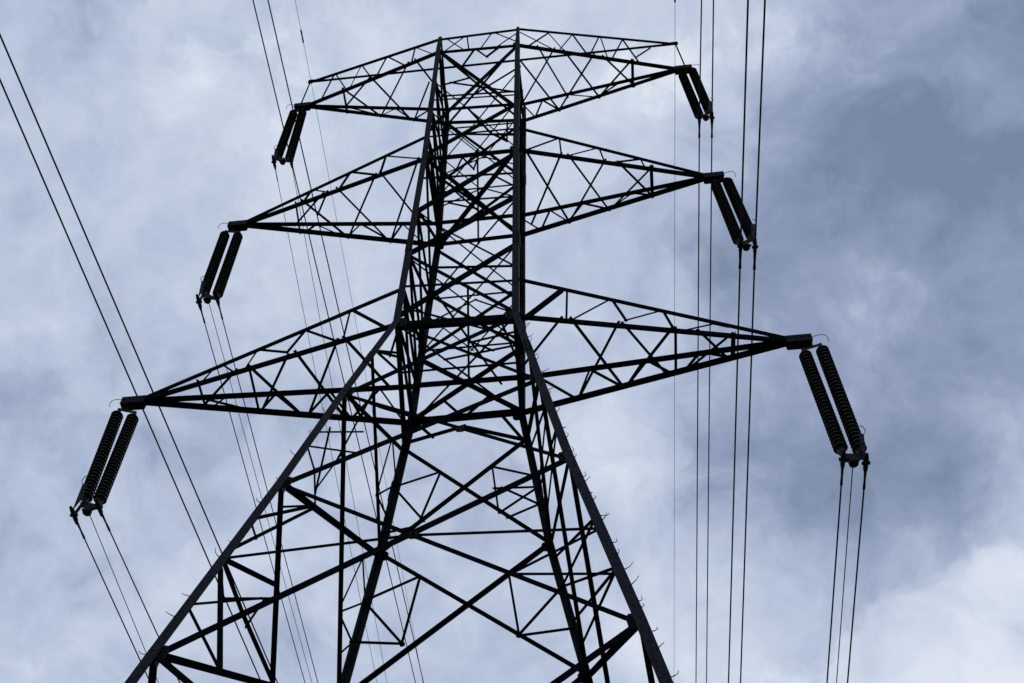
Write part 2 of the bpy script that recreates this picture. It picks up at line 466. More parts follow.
    (1.12,-1.13,43.79, 5.91,0,44.39, 0.07),
  ],
  'ridge': [
    (-5.69,0,44.63, 5.91,0,44.39, 0.07),
  ],
  'low_right': [
    (1.41,-1.13,24.93, 2.14,-0.98,26.3, 0.075),
    (2.25,-0.95,26.28, 2.21,-0.97,24.95, 0.04),
    (2.27,-0.95,24.95, 3.1,-0.78,26.05, 0.04),
    (3.17,-0.76,26.03, 3.39,-0.72,25.23, 0.04),
    (3.39,-0.72,25.23, 4.1,-0.57,25.78, 0.04),
    (4.17,-0.55,25.76, 4.33,-0.51,24.99, 0.04),
    (4.41,-0.5,24.99, 5.18,-0.34,25.49, 0.04),
    (5.19,-0.34,25.48, 5.38,-0.3,25.43, 0.04),
    (2.1,-0.99,24.94, 1.18,0.12,24.99, 0.05),
    (2.3,-0.95,24.95, 3.26,0.73,25.05, 0.05),
    (3.21,-0.76,24.97, 2.33,0.93,25.05, 0.05),
    (3.31,-0.74,24.97, 4.17,0.55,25.05, 0.05),
    (4.27,-0.54,24.99, 3.33,0.72,25.05, 0.05),
    (4.33,-0.52,24.99, 4.33,0.51,25.05, 0.05),
    (4.78,-0.43,25, 5.39,0.3,25.05, 0.05),
    (5.42,-0.29,25.01, 4.52,0.48,25.05, 0.05),
    (5.46,-0.28,25.02, 5.46,0.28,25.05, 0.075),
    (1.48,1.1,26.4, 2.3,0.93,25.05, 0.045),
    (2.61,0.87,26.11, 2.33,0.93,25.05, 0.045),
    (2.61,0.87,26.11, 3.25,0.74,25.05, 0.045),
    (3.82,0.62,25.81, 4.26,0.53,25.05, 0.045),
    (3.7,0.64,25.84, 3.32,0.72,25.05, 0.045),
    (4.96,0.38,25.52, 5.46,0.28,25.05, 0.045),
    (4.84,0.41,25.55, 4.53,0.47,25.05, 0.045),
  ],
  'low_left': [
    (-2.21,-0.96,26.26, -1.38,-1.12,25.03, 0.07),
    (-2.27,-0.94,26.25, -2.28,-0.94,25, 0.04),
    (-3.2,-0.76,25.96, -2.35,-0.93,24.99, 0.04),
    (-3.23,-0.75,25.95, -3.51,-0.69,25.21, 0.04),
    (-4.18,-0.56,25.67, -3.51,-0.69,25.21, 0.04),
    (-4.23,-0.55,25.65, -4.4,-0.51,24.93, 0.04),
    (-4.96,-0.4,25.43, -4.6,-0.47,24.92, 0.04),
    (-5.18,-0.35,25.37, -5.35,-0.32,24.89, 0.04),
    (-5.41,-0.31,24.89, -5.4,0.31,24.89, 0.05),
    (-4.57,-0.48,24.92, -5.49,0.3,24.88, 0.05),
    (-4.29,-0.54,24.93, -4.31,0.54,24.92, 0.05),
    (-4.29,-0.54,24.93, -3.43,0.72,24.94, 0.05),
    (-3.45,-0.7,24.96, -4.27,0.54,24.92, 0.05),
    (-3.28,-0.74,24.96, -2.55,0.89,24.97, 0.05),
    (-2.39,-0.92,24.99, -3.31,0.74,24.95, 0.05),
    (-2.25,-0.95,25, -1.52,0.25,25.01, 0.05),
    (-5.57,0.28,25.24, -4.41,0.52,24.92, 0.04),
    (-5.07,0.38,25.38, -5.29,0.34,24.89, 0.04),
    (-4.08,0.58,25.67, -4.29,0.54,24.92, 0.04),
    (-4.08,0.58,25.67, -3.45,0.71,24.94, 0.04),
    (-2.98,0.8,25.99, -3.32,0.74,24.95, 0.04),
    (-2.98,0.8,25.99, -2.42,0.92,24.97, 0.04),
    (-1.94,1.01,26.29, -2.42,0.92,24.97, 0.04),
    (-1.94,1.01,26.29, -1.32,1.15,25.01, 0.04),
  ],
  'middle_right': [
    (1.36,-1.1,33.8, 2.2,-0.9,34.94, 0.055),
    (2.23,-0.89,34.93, 2.26,-0.89,33.76, 0.04),
    (2.34,-0.87,33.76, 3.17,-0.68,34.6, 0.04),
    (3.22,-0.66,34.59, 3.31,-0.65,33.72, 0.04),
    (3.42,-0.62,33.71, 4.2,-0.43,34.24, 0.04),
    (4.22,-0.43,34.24, 4.3,-0.41,33.68, 0.04),
    (1.36,-1.1,33.8, 2.34,0.87,33.74, 0.045),
    (2.25,-0.9,33.76, 1.38,0.83,33.78, 0.045),
    (2.43,-0.85,33.76, 3.36,0.63,33.7, 0.045),
    (3.32,-0.64,33.72, 2.34,0.87,33.74, 0.045),
    (3.64,-0.57,33.7, 4.46,0.37,33.66, 0.045),
    (4.47,-0.37,33.67, 3.4,0.62,33.7, 0.045),
    (4.45,-0.38,33.67, 4.46,0.37,33.66, 0.07),
    (1.11,1.15,34.85, 1.61,1.04,33.76, 0.04),
    (1.86,0.98,34.82, 1.61,1.04,33.76, 0.04),
    (1.86,0.98,34.82, 2.33,0.87,33.74, 0.04),
    (2.72,0.78,34.57, 2.33,0.87,33.74, 0.04),
    (2.72,0.78,34.57, 3.36,0.63,33.7, 0.04),
    (3.98,0.48,34.2, 3.39,0.62,33.7, 0.04),
    (3.98,0.48,34.2, 4.47,0.37,33.66, 0.04),
  ],
  'middle_left': [
    (-2.27,-0.9,34.96, -1.19,-1.14,33.84, 0.045),
    (-2.28,-0.9,34.96, -2.34,-0.88,33.77, 0.045),
    (-3.16,-0.7,34.64, -2.34,-0.88,33.77, 0.045),
    (-3.25,-0.67,34.6, -3.43,-0.64,33.7, 0.045),
    (-4.17,-0.47,34.27, -3.64,-0.59,33.68, 0.045),
    (-4.27,-0.45,34.24, -4.4,-0.41,33.64, 0.045),
    (-2.3,-0.89,33.77, -1.48,0.45,33.7, 0.045),
    (-1.31,-1.12,33.83, -2.3,0.88,33.63, 0.045),
    (-3.45,-0.63,33.7, -2.33,0.88,33.63, 0.045),
    (-2.43,-0.86,33.76, -3.37,0.64,33.6, 0.045),
    (-3.72,-0.57,33.68, -4.05,-0.05,33.62, 0.045),
    (-3.85,-0.54,33.67, -4.78,0.33,33.95, 0.045),
    (-4.57,-0.38,33.63, -4.6,0.37,33.57, 0.045),
    (-4.39,-0.42,33.64, -3.41,0.63,33.6, 0.045),
    (-4.25,0.45,34.11, -3.5,0.62,33.6, 0.04),
    (-4.25,0.45,34.11, -4.46,0.4,33.57, 0.04),
    (-3.15,0.69,34.44, -3.4,0.64,33.6, 0.04),
    (-3.15,0.69,34.44, -2.3,0.88,33.63, 0.04),
    (-2.08,0.93,34.75, -2.3,0.88,33.63, 0.04),
    (-2.08,0.93,34.75, -1.43,1.08,33.66, 0.04),
  ],
  'top_right': [
    (1.12,-1.13,43.59, 2.26,-0.87,42.12, 0.035),
    (2.07,-0.91,43.91, 1.4,-1.07,42.18, 0.035),
    (1.99,-0.93,43.9, 2.5,-0.82,42.1, 0.035),
    (2.77,-0.74,43.99, 2.32,-0.86,42.11, 0.035),
    (2.77,-0.74,43.99, 3.18,-0.66,42.06, 0.035),
    (3.57,-0.55,44.1, 3.22,-0.65,42.05, 0.035),
    (3.62,-0.54,44.1, 3.75,-0.53,42.02, 0.035),
    (4.3,-0.38,44.19, 3.87,-0.5,42.01, 0.035),
    (4.3,-0.38,44.19, 4.69,-0.31,41.95, 0.035),
    (4.6,-0.33,42.47, 5.09,-0.19,43.63, 0.035),
    (1.11,-0.64,42.39, 2.21,0.88,42.05, 0.045),
    (1.71,-1,42.16, 2.49,0.5,42.05, 0.045),
    (2.18,-0.89,42.12, 1.11,0.66,42.39, 0.045),
    (2.47,-0.82,42.1, 3.44,0.6,41.99, 0.045),
    (3.33,-0.62,42.04, 2.21,0.88,42.05, 0.045),
    (3.61,-0.56,42.03, 4.49,0.36,41.94, 0.045),
    (4.44,-0.37,41.97, 3.44,0.6,41.99, 0.045),
    (4.47,-0.36,41.97, 4.46,0.36,41.94, 0.07),
    (1.71,1,43.36, 1.48,1.05,42.09, 0.04),
    (1.12,1.13,43.44, 1.48,1.05,42.09, 0.04),
    (1.71,1,43.36, 2.2,0.88,42.05, 0.04),
    (2.51,0.81,43.08, 2.21,0.88,42.05, 0.04),
    (2.51,0.81,43.08, 3.37,0.61,42, 0.04),
    (4.06,0.46,42.54, 3.46,0.59,41.99, 0.04),
    (6.03,-0,41.86, 5.91,0,44.39, 0.04),
  ],
  'top_left': [
    (-5.72,-0,42.22, -5.69,0,44.63, 0.04),
    (-2.12,-0.92,43.85, -2.13,-0.92,42.35, 0.035),
    (-2.11,-0.92,43.85, -1.44,-1.09,42.37, 0.035),
    (-3.08,-0.67,44.06, -3.28,-0.62,42.31, 0.035),
    (-3.03,-0.68,44.05, -2.32,-0.87,42.34, 0.035),
    (-3.92,-0.46,44.24, -4.1,-0.41,42.28, 0.035),
    (-3.92,-0.46,44.24, -3.38,-0.6,42.3, 0.035),
    (-4.88,-0.21,44.45, -5.04,-0.17,42.24, 0.035),
    (-4.83,-0.22,44.44, -4.22,-0.38,42.27, 0.035),
    (-4.31,-0.36,42.27, -4.32,0.36,42.34, 0.06),
    (-3.47,-0.58,42.3, -4.43,0.33,42.69, 0.045),
    (-4.31,-0.36,42.27, -3.33,0.61,42.43, 0.045),
    (-3.4,-0.59,42.3, -2.4,0.85,42.51, 0.045),
    (-2.23,-0.89,42.34, -3.3,0.62,42.43, 0.045),
    (-1.69,-0.21,42.44, -2.3,0.88,42.52, 0.045),
    (-1.99,-0.95,42.35, -1.29,0.21,42.39, 0.045),
    (-4.34,0.36,42.72, -3.33,0.61,42.43, 0.035),
    (-2.93,0.72,43.23, -3.3,0.62,42.43, 0.035),
    (-2.93,0.72,43.23, -2.4,0.85,42.51, 0.035),
    (-1.87,0.99,43.62, -2.31,0.88,42.51, 0.035),
  ],
  'fine_front': [
    (-1.1,-1.13,43.68, -0.49,-1.14,42.32, 0.04),
    (-1.11,-1.14,42.37, -0.52,-1.13,43.71, 0.04),
    (-0.46,-1.13,43.71, -0.35,-1.14,42.31, 0.04),
    (-0,-1.14,42.28, 0.31,-1.13,43.75, 0.04),
    (0.38,-1.13,43.75, 1.11,-1.14,42.53, 0.04),
    (0.47,-1.14,42.25, 1.12,-1.13,43.53, 0.04),
  ],
  'fine_front_low': [
    (-2.38,-2.8,14.6, -1.63,-2.82,14.5, 0.05),
    (-2.38,-2.8,14.6, -2.6,-2.67,15.43, 0.05),
    (-1.93,-1.97,19.91, -1.21,-1.99,19.78, 0.045),
    (-2.01,-2.05,19.37, -1.11,-2.13,18.91, 0.045),
  ],
  'fine_rear': [
    (-0.7,1.13,43.75, 0.14,1.14,41.21, 0.05),
    (0.14,1.14,41.21, 1.11,1.14,40.95, 0.05),
    (-0.78,1.14,41.47, 1.11,1.14,40.86, 0.05),
    (0.21,1.14,41.15, 0.61,1.14,40.51, 0.05),
    (0.6,1.14,42.21, 0.61,1.14,40.51, 0.05),
    (-0.69,1.14,39.58, -0.81,1.14,38.79, 0.04),
    (-0.69,1.14,39.58, -0.32,1.14,38.58, 0.04),
    (-0.21,1.14,39.58, -0.32,1.14,38.58, 0.04),
    (0.21,1.15,38.07, 0.8,1.15,37.16, 0.04),
    (-0.82,1.15,37.16, -0.05,1.15,35.5, 0.04),
    (-0.94,1.15,36.33, -0.18,1.15,35.78, 0.04),
    (-0.07,1.17,25.03, 0.46,1.17,25.85, 0.045),
    (-0.07,1.17,25.03, -0.54,1.17,25.82, 0.045),
    (-1.18,1.15,37.16, 1.11,1.15,37.16, 0.035),
    (-1.23,1.14,39.58, 1.11,1.14,39.58, 0.035),
    (-0,1.16,30.38, -1.14,1.16,29.34, 0.03),
    (-0,1.16,30.38, 1.13,1.16,29.34, 0.03),
    (-0.03,1.15,37.16, -1.15,1.15,36.13, 0.03),
    (-0.03,1.15,37.16, 1.11,1.15,36.13, 0.03),
    (-0.06,1.14,39.46, -1.21,1.14,38.43, 0.03),
    (-0.06,1.14,39.46, 1.11,1.14,38.43, 0.03),
  ],
  'fine_rear_low': [
    (0.71,1.17,25.04, 1.19,1.3,24.14, 0.05),
    (-1.1,1.17,25.01, -0.73,1.25,24.53, 0.05),
    (-1.41,1.47,23.11, -0.53,1.42,23.43, 0.045),
    (-0.51,1.42,23.41, -0.88,1.63,22.04, 0.045),
    (-1.41,1.48,23.05, -0.81,1.62,22.11, 0.045),
    (0.54,1.41,23.47, 0.67,1.61,22.22, 0.045),
    (0.54,1.41,23.47, 1.4,1.47,23.11, 0.045),
    (0.6,1.51,22.85, 1.44,1.52,22.8, 0.045),
    (0.74,1.51,22.85, 1.51,1.6,22.28, 0.045),
    (0.72,1.61,22.18, 1.44,1.52,22.79, 0.045),
    (0.87,1.64,22.03, 1.5,1.59,22.34, 0.045),
    (-1.81,1.94,20.12, -0.82,1.86,20.63, 0.05),
    (-1.81,1.94,20.08, -1.06,2.11,19.04, 0.05),
    (-1.97,2.03,19.08, -1.06,2.11,19.04, 0.05),
    (0.87,1.87,20.54, 1.05,2.1,19.07, 0.05),
    (1.05,2.1,19.07, 1.83,1.94,20.12, 0.05),
    (1.08,2.1,19.05, 1.99,2.09,19.14, 0.05),
    (-1.55,1.67,21.84, -0.98,1.65,21.94, 0.05),
  ],
  'fine_left_low': [
    (-2.22,-2.01,17.71, -2.03,-1.22,18.83, 0.04),
    (-2.01,-2.05,19.37, -2,-1.5,19.44, 0.04),
    (-2,-1.5,19.44, -2.01,-1.06,18.96, 0.04),
    (-1.84,-1.64,20.46, -2,-1.24,19.16, 0.04),
    (-1.78,-0.94,20.78, -2,-1.26,19.22, 0.04),
    (-2.41,-2.47,16.75, -2.39,-2.19,16.72, 0.04),
    (-2.45,-1.17,16.51, -2.56,-1.31,15.76, 0.055),
    (-2.36,-1.02,16.85, -2.42,-0.64,16.52, 0.055),
    (-1.46,-0.87,22.86, -1.6,-0.87,22.06, 0.055),
    (-1.6,-0.87,22.06, -1.65,-1.41,21.77, 0.055),
    (-1.85,2.12,20.38, -1.99,1.11,18.9, 0.045),
    (-1.8,1.35,20.7, -1.99,1.08,18.94, 0.045),
    (-1.8,1.35,20.7, -1.85,2.12,20.38, 0.045),
    (-1.99,1.15,18.87, -1.96,2.08,19.18, 0.045),
    (-1.96,2.08,19.18, -2.05,1.67,18.4, 0.045),
    (-1.37,0.6,23.56, -1.55,0.74,21.9, 0.045),
    (-1.37,0.65,23.6, -1.39,1.45,23.24, 0.045),
    (-1.55,0.76,21.89, -1.39,1.45,23.24, 0.045),
    (-1.55,0.76,21.89, -1.5,1.6,22.28, 0.045),
    (-1.37,-1.4,23.54, -1.15,-0.53,24.99, 0.04),
    (-1.38,-1.41,23.51, -1.15,-0.43,24.99, 0.04),
    (-1.37,-1.35,23.6, -1.19,-0.26,24.72, 0.04),
    (-1.15,-0.98,24.97, -1.25,-0.86,24.33, 0.04),
    (-1.69,-1.66,21.55, -1.42,-0.38,23.2, 0.04),
    (-1.42,-0.38,23.2, -1.19,0.93,24.99, 0.04),
  ],
  'fine_right_low': [
    (2.52,-2.57,16.1, 1.7,1.81,20.93, 0.045),
    (2.75,-2.79,14.68, 1.83,1.92,20.21, 0.045),
    (2.75,-2.79,14.68, 1.99,2.06,19.36, 0.045),
    (1.85,-1.89,20.43, 1.26,1.35,23.87, 0.045),
    (2,-2.05,19.37, 1.43,1.53,22.71, 0.045),
  ],
  'fine_left': [
    (-1.14,-1.17,28.09, -1.13,1.16,30.6, 0.06),
    (-1.14,-1.16,30.62, -1.1,1.15,33.83, 0.06),
    (-1.19,-1.15,37.18, -1.23,1.14,39.57, 0.06),
    (-1.22,-1.14,39.59, -1.3,1.14,42.37, 0.06),
  ],
  'fine_right': [
    (1.2,-1.17,28.09, 1.12,1.16,30.6, 0.06),
    (1.18,-1.16,30.62, 1.11,1.15,33.83, 0.06),
    (1.14,-1.15,37.18, 1.11,1.14,39.57, 0.06),
    (1.13,-1.14,39.59, 1.11,1.14,42.37, 0.06),
  ],
  'fine_plan': [
    (-1,-0.2,42.35, 0.86,0.28,42.39, 0.05),
    (-1.28,-0.15,42.39, -0.41,-0.31,42.28, 0.05),
    (-0.38,0.27,42.45, 1.11,-0.43,42.39, 0.05),
    (0.91,-1.17,24.94, 1.19,-0.11,24.99, 0.045),
    (0.27,-0.67,24.97, 0.68,-0.42,25.01, 0.045),
    (0.27,-0.67,24.97, 1.21,-0.81,24.99, 0.045),
    (-0.76,0,44.53, -0.16,-1.14,42.29, 0.05),
    (-0.16,-1.14,42.29, 0.09,-0.49,43.54, 0.05),
    (0.09,-0.49,43.54, 0.61,-1.14,42.23, 0.05),
    (-0.01,1.17,28.08, -1.15,0,28.08, 0.03),
    (-0.01,1.17,28.08, 1.17,-0,28.08, 0.03),
    (-0.03,1.15,37.16, -1.18,0,37.16, 0.03),
    (-0.03,1.15,37.16, 1.12,-0,37.16, 0.03),
    (-0.06,1.14,39.58, -1.23,0,39.58, 0.03),
    (-0.06,1.14,39.58, 1.12,0,39.58, 0.03),
  ],
}
NODES = {
  'FL1': (-1.138,-1.173,25.034),
  'FR1': (1.224,-1.173,24.924),
  'BL1': (-1.192,1.173,25.009),
  'BR1': (1.145,1.173,25.051),
  'FL2': (-1.134,-1.154,33.84),
  'FR2': (1.15,-1.154,33.813),
  'BL2': (-1.096,1.155,33.665),
  'BR2': (1.109,1.154,33.782),
  'FL3': (-1.266,-1.136,42.378),
  'FR3': (1.115,-1.137,42.196),
  'BL3': (-1.305,1.136,42.602),
  'BR3': (1.111,1.137,42.11),
  'FL5': (-1.29,-1.134,43.668),
  'FR5': (1.116,-1.133,43.786),
  'BL5': (-1.333,1.133,43.811),
  'BR5': (1.121,1.134,43.565),
  'FLm': (-1.697,-1.721,21.491),
  'FRm': (1.706,-1.73,21.433),
  'BLm': (-1.611,1.752,21.293),
  'BRm': (1.645,1.759,21.246),
  'FLA': (-2.184,-2.277,17.953),
  'FRA': (2.185,-2.254,18.098),
  'BRA': (2.213,2.254,18.098),
  'BLA': (-2.111,2.297,17.823),
  'FLB': (-2.923,-3.011,13.286),
  'FRB': (2.973,-3.001,13.347),
  'FLq': (-1.424,-1.45,23.215),
  'FRq': (1.5,-1.479,23.027),
  'BLq': (-1.276,1.298,24.179),
  'BRq': (1.221,1.3,24.165),
  'FLt1': (-1.156,-1.169,26.579),
  'FRt1': (1.218,-1.169,26.554),
  'BLt1': (-1.167,1.169,26.52),
  'BRt1': (1.137,1.17,26.486),
  'FLt2': (-1.152,-1.151,35.368),
  'FRt2': (1.135,-1.151,35.313),
  'BLt2': (-1.118,1.152,35.041),
  'BRt2': (1.116,1.152,35.035),
  'TL1': (-6.931,0,24.842),
  'TR1': (6.818,0,25.045),
  'TL2': (-6.233,0,33.522),
  'TR2': (6.054,0,33.599),
  'TL3': (-5.721,-0,42.219),
  'TR3': (6.028,-0,41.86),
  'TLe': (-5.691,0,44.626),
  'TRe': (5.914,0,44.391),
  'BLB': (-2.935,3.006,13.316),
  'BRB': (2.935,3.006,13.316),
  'FLG': (-4.943,-5.09,0),
  'FRG': (4.99,-5.11,0),
  'BLG': (-4.92,5.095,0),
  'BRG': (4.966,5.087,0),
  'FLC': (-4.153,-4.277,5.195),
  'FRC': (4.205,-4.289,5.195),
  'BLC': (-4.145,4.28,5.195),
  'BRC': (4.173,4.275,5.195),
  'XF1': (0.021,-2.585,15.997),
  'XF2': (0.456,-2.023,19.568),
  'XB1': (0.022,1.968,19.918),
  'XB2': (-0.101,1.524,22.741),
}

N = {k: Vector(v) for k, v in NODES.items()}

# ground
bm = bmesh.new(); bmesh.ops.create_grid(bm, x_segments=60, y_segments=60, size=6000)
g = obj('ground', bm, M_GRASS); g['kind'] = 'structure'

pylon = empty('lattice_pylon')
top(pylon, 'tall dark steel lattice pylon with six pointed cross-arms and splayed lower legs', 'pylon')

BIG, SMALL = 0.06, 0
FACES = {'front': (0, -1, 0), 'front_low': (0, -1, -0.15), 'rear': (0, 1, 0), 'rear_low': (0, 1, -0.15),
         'left': (-1, 0, 0), 'left_low': (-1, 0, -0.15), 'right': (1, 0, 0), 'right_low': (1, 0, -0.15), 'plan': (0, 0, 1)}
def vec(t, low=False):
    w = t[6]; z = (t[2]+t[5])/2
    k = 1.08 if z > 24 else 0.86          # heavier sections above the waist arms, slimmer ones in the splayed base
    if w >= 0.07 and z > 24: k = 1.2
    return Vector(t[:3]), Vector(t[3:6]), w*k

# four corner legs, each running from its footing through the waist to the head
for c, sx, sy in (('FL', -1, -1), ('FR', 1, -1), ('BL', -1, 1), ('BR', 1, 1)):
    keys = [c+'G'] + ([c+'B', c+'A'] if c+'A' in N else [c+'B']) + [c+'m', c+'1', c+'2', c+'3', c+'5']
    ws = []
    pts = [N[k] for k in keys]
    bm = bmesh.new()
    def lw(z):
        zw = N['FL1'].z
        return (0.142 + max(0, zw - z)*0.0006) if z < zw + .1 else 0.152 - (z - zw)*0.0008
    prev = None
    for i, p in enumerate(pts):
        w = lw(p.z) if i < len(pts)-1 else 0.08; t = 0.018
        prof = [(0, 0), (-sx*w, 0), (-sx*w, -sy*t), (-sx*t, -sy*t), (-sx*t, -sy*w), (0, -sy*w)]
        ox, oy = sx*w*0.5, sy*(0.02 + w*0.25)
        ring = [bm.verts.new(p + Vector((x+ox, y+oy, 0))) for x, y in prof]
        if prev:
            for k in range(6): bm.faces.new((prev[k], prev[(k+1) % 6], ring[(k+1) % 6], ring[k]))
        else: bm.faces.new(ring)
        prev = ring
    bm.faces.new(prev[::-1])
    # splice plates where leg lengths are bolted together
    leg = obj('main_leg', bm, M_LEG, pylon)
    for k0, k1, tt in ((c+'m', c+'1', 0.45), (c+'1', c+'2', 0.4), (c+'2', c+'3', 0.45)):
        p = N[k0].lerp(N[k1], tt); d = (N[k1]-N[k0]).normalized(); w = lw(p.z)
        bm = bmesh.new()
        box(bm, p + Vector((0, sy*(0.028 + w*0.25), 0)), Vector((1, 0, 0)), Vector((0, 1, 0)), d, w*0.9, 0.014, 0.55)
        box(bm, p + Vector((sx*(0.008 + w*0.5), -sy*w*0.25, 0)), Vector((1, 0, 0)), Vector((0, 1, 0)), d, 0.014, w*0.9, 0.55)
        for q in range(5):
            for off in (0.25, 0.75):
                box(bm, p + d*(-0.22+0.11*q) + Vector((sx*w*(0.5 - off), sy*(0.043 + w*0.25), 0)), Vector((1, 0, 0)), Vector((0, 1, 0)), d, 0.026, 0.022, 0.026)
        obj('splice_plate', bm, M_LEG, leg)
    # step bolts up the near right leg and, sparsely, the near left
    if c in ('FR', 'FL'):
        z0, z1, dz = (N[c+'B'].z - 1.2, N[c+'1'].z + 0.2, 0.42) if c == 'FR' else (N[c+'B'].z, N[c+'m'].z, 0.9)
        z = z0; k = 0
        while z < z1:
            for a, b in zip(pts, pts[1:]):
                if a.z <= z < b.z: p = a.lerp(b, (z-a.z)/(b.z-a.z)); break
            w = lw(z)
            if k % 2 == 0: st, d = p + Vector((sx*w*0.5, 0, 0)), Vector((sx, random.uniform(-.3, .5), random.uniform(-.1, .5)))
            else: st, d = p + Vector((sx*w*0.3, sy*(0.02 + w*0.25), 0)), Vector((sx*0.9, sy*0.6, random.uniform(0, .5)))
            d = d.normalized(); L = random.uniform(0.05, 0.12); bm = bmesh.new(); cv = Vector((random.uniform(-.06, .06), 0, random.uniform(0.02, 0.12)))
            tube(bm, [st - d*0.02, st + d*L*0.5, st + d*L + cv*0.3, st + d*L*1.05 + cv], [0.008, 0.007, 0.005, 0.004], 6)
            o = obj('step_bolt', bm, M_LEG, leg)
            z += dz*random.uniform(0.6, 1.3); k += 1
    bm = bmesh.new(); p = N[c+'G']
    box(bm, Vector((p.x, p.y, 0.2)), Vector((1, 0, 0)), Vector((0, 1, 0)), Vector((0, 0, 1)), 0.9, 0.9, 0.44)
    ft = obj('footing', bm, M_CONC, pylon)

fine = bmesh.new()
for g, nrm in FACES.items():
    for dest, rows in (('part', MEMBERS.get(g, [])), ('fine', MEMBERS.get('fine_' + g, []))):
        for t in rows:
            a, b, w = vec(t)
            if g == 'plan':
                n = Vector((0, 0, 1)); inset = random.uniform(0.0, 0.05)
            else:
                n = Vector(nrm); inset = 0.02 if w >= 0.08 else 0.034
                if abs(nrm[0]) > .5: inset -= 0.07 if 'low' in g else 0.03
            n = n.normalized(); flip = 1 if (b-a).x*(1 if n.y < 0 else -1) + (b-a).y*(1 if n.x > 0 else -1) > 0 else -1
            if dest == 'fine': angle_bar(fine, a, b, w, n, inset, flip)
            else:
                bm = bmesh.new(); angle_bar(bm, a, b, w, n, inset, flip)
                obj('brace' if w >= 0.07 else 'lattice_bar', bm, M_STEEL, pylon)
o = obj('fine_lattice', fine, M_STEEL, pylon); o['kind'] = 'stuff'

# gusset plates where the bracing meets the legs
def gusset(p, along, n, w, h):
    n = Vector(n).normalized(); d = Vector(along); d = (d - n*d.dot(n)).normalized(); s = d.cross(n)
    bm = bmesh.new()
    c = Vector(p) - n*0.012
    prof = [(-w*0.5, -h*0.28), (-w*0.28, -h*0.5), (w*0.28, -h*0.5), (w*0.5, -h*0.28), (w*0.5, h*0.28), (w*0.28, h*0.5), (-w*0.28, h*0.5), (-w*0.5, h*0.28)]
    f0 = [bm.verts.new(c + s*x + d*y + n*0.006) for x, y in prof]; f1 = [bm.verts.new(c + s*x + d*y - n*0.006) for x, y in prof]
    bm.faces.new(f0); bm.faces.new(f1[::-1])
    for i in range(8): bm.faces.new((f0[i], f1[i], f1[(i+1) % 8], f0[(i+1) % 8]))
    for i in (-0.3, -0.1, 0.1, 0.3):
        for j in (-0.28, 0.28):
            q = c + s*(w*j) + d*(h*i) + n*0.014
            box(bm, q, s, d, n, 0.026, 0.026, 0.02)
    obj('gusset_plate', bm, M_PLATE, pylon)
for c, sx, sy in (('FL', -1, -1), ('FR', 1, -1), ('BL', -1, 1), ('BR', 1, 1)):
    for k, up, big in (('1', '2', 1.25), ('2', '3', 1), ('3', '2', .9), ('m', '1', 1), ('A', '1', 1), ('B', '1', 1)):
        if c+k not in N: continue
        p = N[c+k]; d = N[c+up]-p
        gusset(p + Vector((-sx*0.06*big, sy*.02, 0)), d, (0, sy, 0), 0.19*big, 0.28*big)
        gusset(p + Vector((0, -sy*0.06*big, 0)), d, (sx, 0, 0), 0.17*big, 0.26*big)

for k, n in (('XF1', (0, -1, 0)), ('XF2', (0, -1, 0))): gusset(N[k] - Vector(n)*0.03, (0, 0, 1), n, 0.15, 0.15)
